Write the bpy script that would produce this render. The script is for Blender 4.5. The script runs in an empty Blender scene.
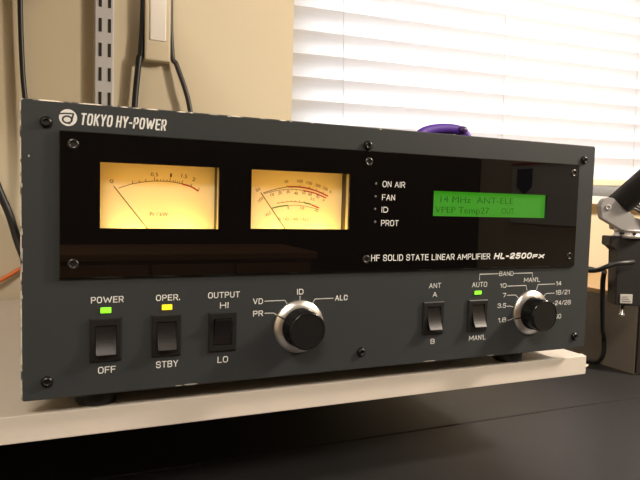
import bpy, bmesh, math, random
from mathutils import Vector, Matrix
random.seed(4)
S = bpy.context.scene
COL = S.collection
MM = 0.001                                  # all building numbers below are millimetres; origin = lower left front corner of the amplifier panel

# ------------------------------------------------------------------ camera, world, lights, exposure
cam_d = bpy.data.cameras.new('camera'); cam = bpy.data.objects.new('camera', cam_d); COL.objects.link(cam)
cam_d.sensor_fit = 'HORIZONTAL'; cam_d.sensor_width = 36.0; cam_d.lens = 36.0*597.05/640.0
cam_d.clip_start = 0.01; cam_d.clip_end = 50
rt = Vector((0.91615481, -0.39986354, 0.02773997)); fw = Vector((0.40082407, 0.91384482, -0.0650209))
up = rt.cross(fw).normalized()
cam.matrix_world = Matrix(((rt.x, up.x, -fw.x, 0.01956941), (rt.y, up.y, -fw.y, -0.36842887), (rt.z, up.z, -fw.z, 0.11779845), (0, 0, 0, 1)))
S.camera = cam
S.view_settings.view_transform = 'Standard'; S.view_settings.look = 'None'
S.view_settings.exposure = 0.0; S.view_settings.gamma = 1.0; S.view_settings.use_curve_mapping = False

w = bpy.data.worlds.new('sky'); S.world = w; w.use_nodes = True
bg = w.node_tree.nodes['Background']; bg.inputs[0].default_value = (0.92, 0.96, 1.0, 1); bg.inputs[1].default_value = 2.0

def light(name, kind, loc, power, color, size=None, target=None, size_y=None):
    d = bpy.data.lights.new(name, kind); o = bpy.data.objects.new(name, d); COL.objects.link(o)
    d.energy = power; d.color = color; o.location = Vector(loc)*MM
    if kind == 'AREA':
        d.shape = 'RECTANGLE'; d.size = size*MM; d.size_y = (size_y or size)*MM
    elif size: d.shadow_soft_size = size*MM
    if target is not None:
        o.rotation_euler = (Vector(target)*MM-o.location).to_track_quat('-Z', 'Y').to_euler()
    return o
light('daylight', 'AREA', (200, 1500, 420), 58, (0.93, 0.97, 1.0), 2000, (560, 440, 420), 1500)
light('ceiling_lamp_light', 'AREA', (-420, -1450, 1560), 70, (1.0, 0.89, 0.76), 900, (-300, -1200, 0))
light('added_board_lamp_light', 'AREA', (2000, -1450, 1560), 24, (1.0, 0.88, 0.73), 520, (2000, -1450, 0))  # added unseen lamp, only there to brighten the notice board
light('desk_lamp_light', 'AREA', (1050, -270, 620), 13, (1.0, 0.87, 0.71), 110, (520, 60, 0))

# ------------------------------------------------------------------ materials
def mat(name, color, rough=0.5, metal=0.0, noise=0.0, nscale=40, bump=0.0, spec=0.5, color2=None, coat=0.0):
    m = bpy.data.materials.new(name); m.use_nodes = True
    nt = m.node_tree; b = nt.nodes['Principled BSDF']
    b.inputs['Base Color'].default_value = (*color, 1); b.inputs['Roughness'].default_value = rough
    b.inputs['Metallic'].default_value = metal; b.inputs['Specular IOR Level'].default_value = spec
    b.inputs['Coat Weight'].default_value = coat
    if noise or bump or color2:
        tc = nt.nodes.new('ShaderNodeTexCoord'); n = nt.nodes.new('ShaderNodeTexNoise')
        n.inputs['Scale'].default_value = nscale; n.inputs['Detail'].default_value = 4
        nt.links.new(tc.outputs['Object'], n.inputs['Vector'])
        if noise or color2:
            r = nt.nodes.new('ShaderNodeMix'); r.data_type = 'RGBA'
            c2 = color2 or tuple(c*(1-noise) for c in color)
            r.inputs[6].default_value = (*color, 1); r.inputs[7].default_value = (*c2, 1)
            nt.links.new(n.outputs['Fac'], r.inputs[0]); nt.links.new(r.outputs[2], b.inputs['Base Color'])
        if bump:
            bp = nt.nodes.new('ShaderNodeBump'); bp.inputs['Strength'].default_value = bump; bp.inputs['Distance'].default_value = 0.0005
            nt.links.new(n.outputs['Fac'], bp.inputs['Height']); nt.links.new(bp.outputs[0], b.inputs['Normal'])
    return m
def emis(name, color, strength, base=(0, 0, 0)):
    m = mat(name, base, 0.4); b = m.node_tree.nodes['Principled BSDF']
    b.inputs['Emission Color'].default_value = (*color, 1); b.inputs['Emission Strength'].default_value = strength
    return m
def worn(name, paint, bare, scale, lo, hi, more=0.0):
    m = mat(name, paint, 0.5); nt = m.node_tree; b = nt.nodes['Principled BSDF']
    tc = nt.nodes.new('ShaderNodeTexCoord'); n = nt.nodes.new('ShaderNodeTexNoise'); n.inputs['Scale'].default_value = scale; n.inputs['Detail'].default_value = 3
    r = nt.nodes.new('ShaderNodeMapRange'); r.inputs[1].default_value = lo; r.inputs[2].default_value = hi
    mx = nt.nodes.new('ShaderNodeMix'); mx.data_type = 'RGBA'; mx.inputs[6].default_value = (*paint, 1); mx.inputs[7].default_value = (*bare, 1)
    sx = nt.nodes.new('ShaderNodeSeparateXYZ'); mr = nt.nodes.new('ShaderNodeMapRange'); ad = nt.nodes.new('ShaderNodeMath'); ad.operation = 'ADD'
    mr.inputs[1].default_value = 0.0; mr.inputs[2].default_value = 0.22; mr.inputs[3].default_value = more; mr.inputs[4].default_value = -more
    nt.links.new(tc.outputs['Object'], sx.inputs[0]); nt.links.new(sx.outputs[0], mr.inputs[0]); nt.links.new(mr.outputs[0], ad.inputs[1])
    nt.links.new(tc.outputs['Object'], n.inputs['Vector']); nt.links.new(n.outputs['Fac'], ad.inputs[0]); nt.links.new(ad.outputs[0], r.inputs[0])
    nt.links.new(r.outputs[0], mx.inputs[0]); nt.links.new(mx.outputs[2], b.inputs['Base Color'])
    return m
def wood(name, c1, c2, scale=(3, 30, 30), rough=0.5):
    m = mat(name, c1, rough); nt = m.node_tree; b = nt.nodes['Principled BSDF']
    tc = nt.nodes.new('ShaderNodeTexCoord'); mp = nt.nodes.new('ShaderNodeMapping'); mp.inputs['Scale'].default_value = scale
    n = nt.nodes.new('ShaderNodeTexNoise'); n.inputs['Scale'].default_value = 3; n.inputs['Detail'].default_value = 6; n.inputs['Distortion'].default_value = 1.2
    mx = nt.nodes.new('ShaderNodeMix'); mx.data_type = 'RGBA'; mx.inputs[6].default_value = (*c1, 1); mx.inputs[7].default_value = (*c2, 1)
    nt.links.new(tc.outputs['Object'], mp.inputs['Vector']); nt.links.new(mp.outputs[0], n.inputs['Vector'])
    nt.links.new(n.outputs['Fac'], mx.inputs[0]); nt.links.new(mx.outputs[2], b.inputs['Base Color'])
    return m
def clear_pane(name, ior=1.45):
    m = bpy.data.materials.new(name); m.use_nodes = True; nt = m.node_tree; nt.nodes.clear()
    o = nt.nodes.new('ShaderNodeOutputMaterial'); t = nt.nodes.new('ShaderNodeBsdfTransparent'); g = nt.nodes.new('ShaderNodeBsdfGlossy')
    g.inputs['Roughness'].default_value = 0.03; f = nt.nodes.new('ShaderNodeFresnel'); f.inputs['IOR'].default_value = ior
    mx = nt.nodes.new('ShaderNodeMixShader'); ge = nt.nodes.new('ShaderNodeNewGeometry'); sb_ = nt.nodes.new('ShaderNodeMath'); sb_.operation = 'SUBTRACT'; sb_.use_clamp = True   # reflect at the outer face only
    nt.links.new(f.outputs[0], sb_.inputs[0]); nt.links.new(ge.outputs['Backfacing'], sb_.inputs[1]); nt.links.new(sb_.outputs[0], mx.inputs[0]); nt.links.new(t.outputs[0], mx.inputs[1])
    nt.links.new(g.outputs[0], mx.inputs[2]); nt.links.new(mx.outputs[0], o.inputs[0])
    return m
def dial_mat():
    m = bpy.data.materials.new('cream_translucent_dial'); m.use_nodes = True; nt = m.node_tree; nt.nodes.clear()
    o = nt.nodes.new('ShaderNodeOutputMaterial'); d = nt.nodes.new('ShaderNodeBsdfDiffuse'); t = nt.nodes.new('ShaderNodeBsdfTranslucent')
    d.inputs[0].default_value = (0.86, 0.80, 0.60, 1); t.inputs[0].default_value = (0.86, 0.80, 0.60, 1)
    mx = nt.nodes.new('ShaderNodeMixShader'); mx.inputs[0].default_value = 0.4
    nt.links.new(d.outputs[0], mx.inputs[1]); nt.links.new(t.outputs[0], mx.inputs[2]); nt.links.new(mx.outputs[0], o.inputs[0])
    return m
def slat_mat():
    m = bpy.data.materials.new('white_vinyl_slat'); m.use_nodes = True; nt = m.node_tree; nt.nodes.clear()
    o = nt.nodes.new('ShaderNodeOutputMaterial'); d = nt.nodes.new('ShaderNodeBsdfDiffuse'); t = nt.nodes.new('ShaderNodeBsdfTranslucent')
    d.inputs[0].default_value = (0.80, 0.79, 0.785, 1); t.inputs[0].default_value = (0.84, 0.84, 0.86, 1)
    mx = nt.nodes.new('ShaderNodeMixShader'); mx.inputs[0].default_value = 0.6
    nt.links.new(d.outputs[0], mx.inputs[1]); nt.links.new(t.outputs[0], mx.inputs[2]); nt.links.new(mx.outputs[0], o.inputs[0])
    return m

PAINT = (0.0385, 0.0435, 0.0470)
M = dict(
    paint=mat('dark_grey_paint', PAINT, 0.42, noise=0.12, nscale=25, bump=0.06, spec=0.4),
    edge=worn('worn_painted_edge', PAINT, (0.75, 0.70, 0.62), 95, 0.50, 0.60, 0.10),
    edge_lite=worn('lightly_worn_edge', PAINT, (0.7, 0.66, 0.58), 60, 0.66, 0.70),
    bare=mat('bare_aluminium', (0.75, 0.72, 0.66), 0.4, 0.6, noise=0.2, nscale=300),
    chassis=mat('black_sheet_metal', (0.02, 0.02, 0.021), 0.5, bump=0.1, nscale=200),
    acrylic=mat('black_acrylic', (0.0035, 0.003, 0.003), 0.015, noise=0.2, spec=0.5),
    plastic=mat('satin_black_plastic', (0.010, 0.010, 0.0105), 0.42, bump=0.12, nscale=600),
    rocker=mat('glossy_black_rocker', (0.010, 0.009, 0.0095), 0.30, noise=0.1, spec=0.7),
    knob=mat('glossy_black_knob', (0.008, 0.008, 0.009), 0.16, noise=0.1),
    knob_face=mat('spun_black_cap', (0.010, 0.010, 0.011), 0.34, noise=0.2, nscale=200),
    chrome=mat('brushed_aluminium', (0.80, 0.78, 0.76), 0.30, 1.0, noise=0.06, nscale=400),
    dull_metal=mat('dull_silver_metal', (0.55, 0.53, 0.51), 0.5, 0.7, noise=0.1),
    black_screw=mat('black_oxide_screw', (0.010, 0.010, 0.010), 0.30, 0.3, noise=0.2),
    steel_screw=mat('dark_steel_screw', (0.10, 0.095, 0.09), 0.28, 0.9, noise=0.2),
    socket=mat('screw_socket', (0.004, 0.004, 0.004), 0.5, noise=0.1),
    white=mat('white_print', (0.80, 0.81, 0.80), 0.6, noise=0.05),
    white_dim=mat('grey_white_print', (0.66, 0.66, 0.65), 0.6, noise=0.05),
    rubber=mat('black_rubber', (0.012, 0.011, 0.011), 0.6, bump=0.3, nscale=500),
    led_green=emis('green_light', (0.30, 1.0, 0.03), 1.5), led_yellow=emis('yellow_light', (1.0, 0.72, 0.02), 1.5),
    led_off=mat('unlit_indicator', (0.12, 0.12, 0.14), 0.3, noise=0.1),
    face=dial_mat(),
    tray=mat('dark_meter_housing', (0.03, 0.018, 0.010), 0.6, noise=0.1),
    tray_lip=mat('clear_meter_cover_edge', (0.42, 0.36, 0.28), 0.35, noise=0.05),
    ink=mat('dark_scale_ink', (0.035, 0.016, 0.006), 0.7, noise=0.1), red=mat('red_scale_ink', (0.50, 0.022, 0.012), 0.7, noise=0.1),
    green=mat('green_scale_ink', (0.05, 0.20, 0.05), 0.7, noise=0.1), needle=mat('black_needle', (0.004, 0.003, 0.002), 0.9, noise=0.1, spec=0.05),
    pane=clear_pane('clear_window'),
    lcd=emis('green_backlit_display', (0.070, 0.62, 0.015), 0.37, (0.01, 0.05, 0.005)),
    lcd_ink=mat('dark_green_pixels', (0.012, 0.11, 0.006), 0.9, noise=0.1, spec=0.1),
    melamine=mat('white_melamine', (0.72, 0.66, 0.59), 0.42, noise=0.05, nscale=14, bump=0.03, color2=(0.66, 0.60, 0.53)),
    raw=mat('raw_chipboard', (0.75, 0.66, 0.52), 0.9, noise=0.35, nscale=260, bump=0.5),
    desk=mat('black_laminate', (0.020, 0.019, 0.020), 0.45, noise=0.15, nscale=60, bump=0.12),
    wall=mat('beige_wall_paint', (0.62, 0.535, 0.385), 0.75, noise=0.05, nscale=5, bump=0.15),
    ceiling=mat('white_ceiling_paint', (0.75, 0.72, 0.66), 0.9, noise=0.05), floor=wood('brown_floor', (0.16, 0.09, 0.05), (0.10, 0.055, 0.03), (2, 12, 2)),
    trim=mat('white_trim_paint', (0.78, 0.74, 0.68), 0.4, noise=0.04),
    steel=mat('white_powder_coat', (0.56, 0.55, 0.56), 0.4, noise=0.05, nscale=30),
    slot=mat('dark_slot', (0.02, 0.016, 0.013), 0.8, noise=0.1),
    cable=mat('black_cable_sheath', (0.010, 0.010, 0.011), 0.45, noise=0.2), cable_grey=mat('dark_grey_cable_sheath', (0.030, 0.028, 0.028), 0.45, noise=0.2),
    orange=mat('orange_cable_sheath', (0.72, 0.17, 0.03), 0.45, noise=0.1),
    slat=slat_mat(), cord=mat('white_cord', (0.75, 0.72, 0.68), 0.8, noise=0.1),
    rail=mat('cream_bottom_rail', (0.72, 0.62, 0.46), 0.5, noise=0.05),
    purple=mat('purple_fabric', (0.085, 0.018, 0.36), 0.55, noise=0.4, nscale=120, bump=0.3), purple_dark=mat('dark_purple_plastic', (0.045, 0.014, 0.12), 0.4, noise=0.2),
    offwhite=mat('off_white_lining', (0.75, 0.70, 0.58), 0.6, noise=0.1),
    cab=mat('grey_brown_laminate', (0.18, 0.155, 0.13), 0.5, noise=0.15, nscale=20), cab_front=mat('dark_brown_front', (0.010, 0.006, 0.004), 0.45, noise=0.15),
    cab_top=wood('tan_wood_top', (0.52, 0.34, 0.16), (0.42, 0.25, 0.11)),
    grey_plastic=mat('grey_plastic', (0.33, 0.32, 0.32), 0.45, noise=0.08, nscale=60), tube=mat('matt_black_tube', (0.012, 0.010, 0.010), 0.55, noise=0.2, bump=0.2, nscale=300),
    label=mat('pale_sticker', (0.55, 0.53, 0.50), 0.5, noise=0.15, nscale=200), label_ink=mat('grey_sticker_ink', (0.20, 0.19, 0.18), 0.6, noise=0.1),
    door=mat('pale_door_paint', (0.62, 0.58, 0.52), 0.5, noise=0.04), brown=wood('brown_cabinet_wood', (0.36, 0.20, 0.10), (0.24, 0.13, 0.06)),
    unlit_wall=wood('darkened_front_wall', (0.05, 0.03, 0.02), (0.03, 0.018, 0.012)), board=mat('white_board', (0.75, 0.74, 0.72), 0.5, noise=0.03), red_paint=mat('red_paint', (0.45, 0.05, 0.04), 0.5, noise=0.05), navy=mat('navy_felt', (0.03, 0.04, 0.12), 0.8, noise=0.1),
    diffuser=emis('lamp_diffuser', (1.0, 0.85, 0.65), 0.6, (0.6, 0.6, 0.6)), glass=clear_pane('window_glass'),
)

# ------------------------------------------------------------------ mesh helpers (millimetres)
def bm_new(): return bmesh.new()
def box(bm, x0, x1, y0, y1, z0, z1, bev=0.0, mi=0):
    vs = [bm.verts.new((x, y, z)) for x in (x0, x1) for y in (y0, y1) for z in (z0, z1)]
    q = [(0, 1, 3, 2), (4, 6, 7, 5), (0, 4, 5, 1), (2, 3, 7, 6), (0, 2, 6, 4), (1, 5, 7, 3)]
    fs = [bm.faces.new([vs[i] for i in f]) for f in q]
    for f in fs: f.material_index = mi
    if bev > 0:
        es = list({e for f in fs for e in f.edges})
        bmesh.ops.bevel(bm, geom=es, offset=bev, segments=2, profile=0.6, affect='EDGES')
    return fs
def lathe(bm, prof, cx, cz, n=48, cap0=False, cap1=True, mats=None):
    """profile of (radius, y) revolved about the Y axis through (cx, cz)"""
    rings = []
    for r, y in prof:
        rings.append([bm.verts.new((cx+r*math.cos(2*math.pi*i/n), y, cz+r*math.sin(2*math.pi*i/n))) for i in range(n)])
    for k in range(len(rings)-1):
        for i in range(n):
            f = bm.faces.new((rings[k][i], rings[k][(i+1) % n], rings[k+1][(i+1) % n], rings[k+1][i]))
            f.smooth = True
            if mats: f.material_index = mats[k]
    if cap0: bm.faces.new(rings[0])
    if cap1:
        f = bm.faces.new(rings[-1])
        if mats: f.material_index = mats[-1]
def lathe_z(bm, prof, cx, cy, n=40):
    rings = [[bm.verts.new((cx+r*math.cos(2*math.pi*i/n), cy+r*math.sin(2*math.pi*i/n), z)) for i in range(n)] for r, z in prof]
    for k in range(len(rings)-1):
        for i in range(n):
            bm.faces.new((rings[k][i], rings[k][(i+1) % n], rings[k+1][(i+1) % n], rings[k+1][i])).smooth = True
    bm.faces.new(rings[0]); bm.faces.new(rings[-1])
def prism(bm, pts, axis, a0, a1, mi=0):
    """closed outline extruded along axis: 'y' -> pts are (x,z); 'x' -> pts are (y,z); 'z' -> (x,y)"""
    mk = {'y': lambda p, a: (p[0], a, p[1]), 'x': lambda p, a: (a, p[0], p[1]), 'z': lambda p, a: (p[0], p[1], a)}[axis]
    A = [bm.verts.new(mk(p, a0)) for p in pts]; B = [bm.verts.new(mk(p, a1)) for p in pts]
    fs = [bm.faces.new(A), bm.faces.new(B[::-1])]
    n = len(pts)
    for i in range(n): fs.append(bm.faces.new((A[i], A[(i+1) % n], B[(i+1) % n], B[i])))
    for f in fs: f.material_index = mi
    return fs
def smooth_path(pts, sub=8):
    P = [Vector(p) for p in pts]; out = []
    for i in range(len(P)-1):
        p0 = P[max(i-1, 0)]; p1 = P[i]; p2 = P[i+1]; p3 = P[min(i+2, len(P)-1)]
        for k in range(sub):
            t = k/sub
            out.append(0.5*((2*p1)+(p2-p0)*t+(2*p0-5*p1+4*p2-p3)*t*t+(3*p1-p0-3*p2+p3)*t*t*t))
    out.append(P[-1]); return out
def tube(bm, pts, r, n=12, sub=8, closed=False, flat=1.0):
    P = smooth_path(pts, sub) if sub > 1 else [Vector(p) for p in pts]
    rings = []; prev = None
    for i, p in enumerate(P):
        t = (P[min(i+1, len(P)-1)]-P[max(i-1, 0)]).normalized()
        if prev is None:
            a = Vector((0, 0, 1)) if abs(t.z) < 0.9 else Vector((1, 0, 0)); u = t.cross(a).normalized()
        else: u = (prev-t*prev.dot(t)).normalized()
        v = t.cross(u); prev = u
        rr = r(i/(len(P)-1)) if callable(r) else r
        rings.append([bm.verts.new(p+u*rr*math.cos(2*math.pi*k/n)+v*rr*flat*math.sin(2*math.pi*k/n)) for k in range(n)])
    for i in range(len(rings)-1):
        for k in range(n):
            bm.faces.new((rings[i][k], rings[i][(k+1) % n], rings[i+1][(k+1) % n], rings[i+1][k])).smooth = True
    bm.faces.new(rings[0][::-1]); bm.faces.new(rings[-1])
def strip(bm, pts, wd, y, t=0.06):
    """flat printed line in a plane facing -Y; pts (x,z)"""
    n = len(pts); L = []; R = []
    for i in range(n):
        p = Vector(pts[i]); a = Vector(pts[max(i-1, 0)]); b = Vector(pts[min(i+1, n-1)])
        d = (b-a).normalized(); nn = Vector((-d.y, d.x))
        if 0 < i < n-1:
            d1 = (p-a).normalized(); d2 = (b-p).normalized(); c = max(0.5, math.sqrt(max(0.01, (1+d1.dot(d2))/2))); k = wd/2/c
        else: k = wd/2
        L.append(p+nn*k); R.append(p-nn*k)
    for i in range(n-1):
        prism(bm, [L[i], R[i], R[i+1], L[i+1]], 'y', y-t, y)
def obj(name, bm, m, parent=None, label=None, loc=(0, 0, 0), rot=None, smooth_angle=None):
    bmesh.ops.recalc_face_normals(bm, faces=bm.faces[:])
    me = bpy.data.meshes.new(name); bmesh.ops.scale(bm, vec=(MM, MM, MM), verts=bm.verts[:])
    bm.to_mesh(me); bm.free()
    for x in (m if isinstance(m, (list, tuple)) else [m]): me.materials.append(M[x])
    o = bpy.data.objects.new(name, me); COL.objects.link(o)
    o.location = Vector(loc)*MM
    if rot: o.rotation_euler = rot
    if parent is not None: o.parent = parent
    if label: o['label'] = label
    return o
def tag(o, label, cat, group=None, kind=None):
    o['label'] = label; o['category'] = cat
    if group: o['group'] = group
    if kind: o['kind'] = kind
    return o
def thing(name, label, cat, loc=(0, 0, 0), rz=0, group=None):
    o = bpy.data.objects.new(name, None); COL.objects.link(o); o.empty_display_size = 0.02
    o.location = Vector(loc)*MM; o.rotation_euler = (0, 0, rz)
    return tag(o, label, cat, group)
def struct(name, bm, m, label, cat, parent=None):
    o = obj(name, bm, m, parent)
    if parent is None: tag(o, label, cat, None, 'structure')
    return o
def text_bm(s, x0, x1, z0, cap, y, offset=0.0, shear=0.0, t=0.05, angle=0.0):
    """lettering as mesh, fitted to x0..x1, baseline z0 and capital height cap, on a plane facing -Y"""
    c = bpy.data.curves.new('lettering_curve', 'FONT'); c.body = s; c.size = 1; c.offset = offset; c.shear = shear; c.resolution_u = 4; c.fill_mode = 'FRONT'
    o = bpy.data.objects.new('lettering_source', c); COL.objects.link(o)
    bpy.context.view_layer.update()
    dg = bpy.context.evaluated_depsgraph_get(); me = bpy.data.meshes.new_from_object(o.evaluated_get(dg))
    COL.objects.unlink(o); bpy.data.objects.remove(o); bpy.data.curves.remove(c)
    bm = bmesh.new(); bm.from_mesh(me); bpy.data.meshes.remove(me)
    xs = [v.co.x for v in bm.verts]; mnx, mxx = min(xs), max(xs)
    caph = 0.70+2*offset                     # capital height of the built-in face at size 1
    base = -offset
    sx = (x1-x0)/(mxx-mnx); sz = cap/caph
    ca, sa = math.cos(angle), math.sin(angle)
    for v in bm.verts:
        px = (v.co.x-mnx)*sx; pz = (v.co.y-base)*sz
        v.co = Vector((x0+px*ca-pz*sa, y, z0+px*sa+pz*ca))
    r = bmesh.ops.extrude_face_region(bm, geom=bm.faces[:])
    for g in r['geom']:
        if isinstance(g, bmesh.types.BMVert): g.co.y -= t
    return bm

O_ = [(.5, 1), (.22, 1), (0, .8), (0, .2), (.22, 0), (.78, 0), (1, .2), (1, .8), (.78, 1), (.5, 1)]
P_ = [(0, 0), (0, 1), (.8, 1), (1, .86), (1, .6), (.8, .45), (0, .45)]
GL = {
 'A': (.95, [(0, 0), (.5, 1), (1, 0)], [(.2, .33), (.8, .33)]), 'B': (.85, [(0, 0), (0, 1), (.78, 1), (.95, .9), (.95, .64), (.8, .53), (0, .53)], [(.8, .53), (1, .4), (1, .14), (.82, 0), (0, 0)]),
 'C': (.85, [(1, .7), (1, .82), (.8, 1), (.22, 1), (0, .8), (0, .2), (.22, 0), (.8, 0), (1, .18), (1, .3)]), 'D': (.88, [(0, .5), (0, 1), (.72, 1), (1, .76), (1, .24), (.72, 0), (0, 0), (0, .5)]),
 'E': (.78, [(1, 1), (0, 1), (0, 0), (1, 0)], [(0, .52), (.88, .52)]), 'F': (.75, [(1, 1), (0, 1), (0, 0)], [(0, .5), (.88, .5)]), 'H': (.85, [(0, 0), (0, 1)], [(1, 0), (1, 1)], [(0, .52), (1, .52)]),
 'I': (0, [(.5, 0), (.5, 1)]), 'K': (.85, [(0, 0), (0, 1)], [(1, 1), (.05, .42)], [(.36, .6), (1, 0)]), 'L': (.72, [(0, 1), (0, 0), (1, 0)]), 'M': (1.3, [(0, 0), (0, 1), (.5, .25), (1, 1), (1, 0)]),
 'N': (.85, [(0, 0), (0, 1), (1, 0), (1, 1)]), 'O': (.9, O_), '0': (.8, O_), 'P': (.82, P_), 'R': (.85, P_, [(.55, .45), (1, 0)]),
 'S': (.85, [(1, .76), (1, .84), (.8, 1), (.2, 1), (0, .86), (0, .66), (.2, .53), (.8, .5), (1, .36), (1, .15), (.8, 0), (.2, 0), (0, .16), (0, .24)]), 'T': (.82, [(0, 1), (1, 1)], [(.5, 1), (.5, 0)]),
 'U': (.85, [(0, 1), (0, .2), (.22, 0), (.78, 0), (1, .2), (1, 1)]), 'V': (.92, [(0, 1), (.5, 0), (1, 1)]), 'W': (1.75, [(0, 1), (.25, 0), (.5, .85), (.75, 0), (1, 1)]), 'X': (.85, [(0, 0), (1, 1)], [(0, 1), (1, 0)]),
 'Y': (.88, [(0, 1), (.5, .45), (1, 1)], [(.5, .45), (.5, 0)]), '1': (.32, [(0, .8), (1, 1), (1, 0)]), '2': (.8, [(0, .78), (0, .84), (.2, 1), (.8, 1), (1, .84), (1, .62), (0, .14), (0, 0), (1, 0)]),
 '3': (.8, [(0, .84), (.2, 1), (.8, 1), (1, .86), (1, .66), (.82, .53), (.35, .53)], [(.82, .53), (1, .4), (1, .15), (.8, 0), (.2, 0), (0, .16)]), '4': (.82, [(.75, 0), (.75, 1), (0, .28), (1, .28)]),
 '5': (.8, [(.95, 1), (.08, 1), (.03, .55), (.8, .6), (1, .45), (1, .16), (.8, 0), (.2, 0), (0, .16)]), '7': (.75, [(0, 1), (1, 1), (.35, 0)]),
 '8': (.92, [(.5, 1), (.2, 1), (.04, .87), (.04, .66), (.2, .53), (.8, .53), (.96, .66), (.96, .87), (.8, 1), (.5, 1)], [(.2, .53), (0, .38), (0, .14), (.2, 0), (.8, 0), (1, .14), (1, .38), (.8, .53)]),
 '.': (0, [(.5, -.02), (.5, .1)]), "'": (0, [(.5, .72), (.5, 1)]), '/': (.5, [(0, -.03), (1, 1.03)]), '-': (.42, [(0, .45), (1, .45)]),
}
def stroke_bm(s, x0, x1, z0, cap, y, wt, shear=0.0, gap=0.24, t=0.05):
    """square rounded sans capitals drawn as even strokes and fitted to x0..x1"""
    adv = lambda c: .38 if c == ' ' else GL[c][0]
    total = x1-x0-shear*cap*0.5; n = len(s)
    fixed = wt*sum(1 for c in s if c != ' ')
    k = (total-fixed)/(sum(adv(c) for c in s)+gap*(n-1))
    b = bmesh.new(); x = x0
    for c in s:
        if c != ' ':
            wl = GL[c][0]*k
            for i_, path in enumerate(GL[c][1:]):
                pts = []
                for (u_, v_) in path:
                    z = wt/2+v_*(cap-wt); pts.append((x+wt/2+u_*wl+shear*z, z0+z))
                closed = abs(path[0][0]-path[-1][0])+abs(path[0][1]-path[-1][1]) < .01
                pts = [Vector(q) for q in (pts if closed else ext(pts, wt))]
                runs = [[pts[0]]]; level = 0
                for j_ in range(1, len(pts)):
                    runs[-1].append(pts[j_])
                    if j_ < len(pts)-1 and (pts[j_]-pts[j_-1]).normalized().dot((pts[j_+1]-pts[j_]).normalized()) < -0.1:
                        runs.append([pts[j_]])              # sharp turn: a fresh stroke
                for r_ in runs:
                    strip(b, r_, wt, y, t+0.02*i_+0.01*level); level += 1
            x += wl+wt
        else: x += adv(c)*k
        x += gap*k
    return b
def ext(pts, wt):
    """push flat (axis-aligned) stroke ends out by half a stroke so corners close"""
    P = [Vector(p) for p in pts]
    for a, c in ((0, 1), (-1, -2)):
        d = (P[a]-P[c]).normalized(); P[a] = P[a]+d*wt*0.5
    return P

# ------------------------------------------------------------------ the room
WALL = 440.0
WX0, WX1, WZ0, WZ1 = 324.0, 1420.0, 140.0, 1050.0
FL, CE, LX, RX, FY = -850.0, 1600.0, -1300.0, 2300.0, -2500.0
b = bm_new(); box(b, LX-100, RX+100, FY-100, WALL+300, FL-60, FL); struct('floor', b, 'floor', 'brown wood floor under the black desk', 'floor')
b = bm_new(); box(b, LX-100, RX+100, FY-100, WALL+300, CE, CE+60); struct('ceiling', b, 'ceiling', 'white painted ceiling of the room', 'ceiling')
b = bm_new()
box(b, LX-100, WX0, WALL, WALL+140, FL, CE); box(b, WX1, RX+100, WALL, WALL+140, FL, CE)
box(b, WX0, WX1, WALL, WALL+140, FL, WZ0); box(b, WX0, WX1, WALL, WALL+140, WZ1, CE)
struct('wall_back', b, 'wall', 'beige painted wall behind the amplifier', 'wall')
b = bm_new(); box(b, LX-100, LX, FY, WALL, FL, CE); struct('wall_left', b, 'wall', 'beige painted wall left of the shelf', 'wall')
b = bm_new(); box(b, RX, RX+100, FY, WALL, FL, CE); struct('wall_right', b, 'wall', 'beige painted wall far to the right', 'wall')
b = bm_new(); box(b, LX, RX, FY-100, FY, FL, CE); struct('wall_front', b, 'unlit_wall', 'wall facing the amplifier, coloured dark brown as if unlit', 'wall')  # dim room put into the colour: dark wall keeps its reflection dark
# window: frame, glass and sill
win = bm_new()
for (x0, x1, z0, z1) in ((WX0, WX0+35, WZ0, WZ1), (WX1-35, WX1, WZ0, WZ1), (WX0, WX1, WZ0, WZ0+35), (WX0, WX1, WZ1-35, WZ1), (WX0, WX1, 590, 620)):
    box(win, x0, x1, WALL+85, WALL+125, z0, z1, 2)
win_o = struct('window_1', win, 'trim', 'white framed window behind the blind', 'window')
b = bm_new(); box(b, WX0+30, WX1-30, WALL+102, WALL+106, WZ0+30, WZ1-30); obj('pane', b, 'glass', win_o)
b = bm_new(); box(b, WX0-25, WX1+25, WALL-28, WALL+84, WZ0-14, WZ0, 2); struct('trim_1', b, 'trim', 'white window sill below the blind', 'window sill')

# ------------------------------------------------------------------ venetian blind
bl = thing('window_blind', 'white horizontal slat blind glowing with daylight behind the amplifier', 'blind', (720, 462, 165))
BX0, BX1 = 328-720, 1405-720
PITCH = 33.3
for i in range(26):
    z = 20+i*PITCH
    bm = bm_new(); tilt = math.radians(67); wd = 50.0; n = 8; th = 1.6
    top = []; bot = []
    for k in range(n+1):
        u = -0.5+k/n; arch = 2.6*(1-4*u*u)
        # slat runs from the lower edge on the glass side to the upper edge on the room side
        top.append((-u*wd*math.cos(tilt)+arch*math.sin(tilt), u*wd*math.sin(tilt)+arch*math.cos(tilt)))
        bot.append((-u*wd*math.cos(tilt)+(arch-th)*math.sin(tilt), u*wd*math.sin(tilt)+(arch-th)*math.cos(tilt)))
    prism(bm, [(p[0], z+p[1]) for p in top+bot[::-1]], 'x', BX0, BX1)
    obj('slat', bm, 'slat', bl)
bm = bm_new(); box(bm, BX0, BX1, -14, 14, -10, 2, 2); obj('bottom_rail', bm, 'rail', bl)
bm = bm_new(); box(bm, BX0, BX1, -24, 24, 20+26*PITCH-6, 20+26*PITCH+34, 2); obj('head_rail', bm, 'trim', bl)
for x in (-308, -7, 310, 620):
    bm = bm_new(); tube(bm, [(x, -14, 0), (x, -14, 20+26*PITCH)], 0.55, 8, 1); tube(bm, [(x+1, 14, 0), (x+1, 14, 20+26*PITCH)], 0.8, 6, 1)
    obj('ladder_cord', bm, 'slat', bl)
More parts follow.
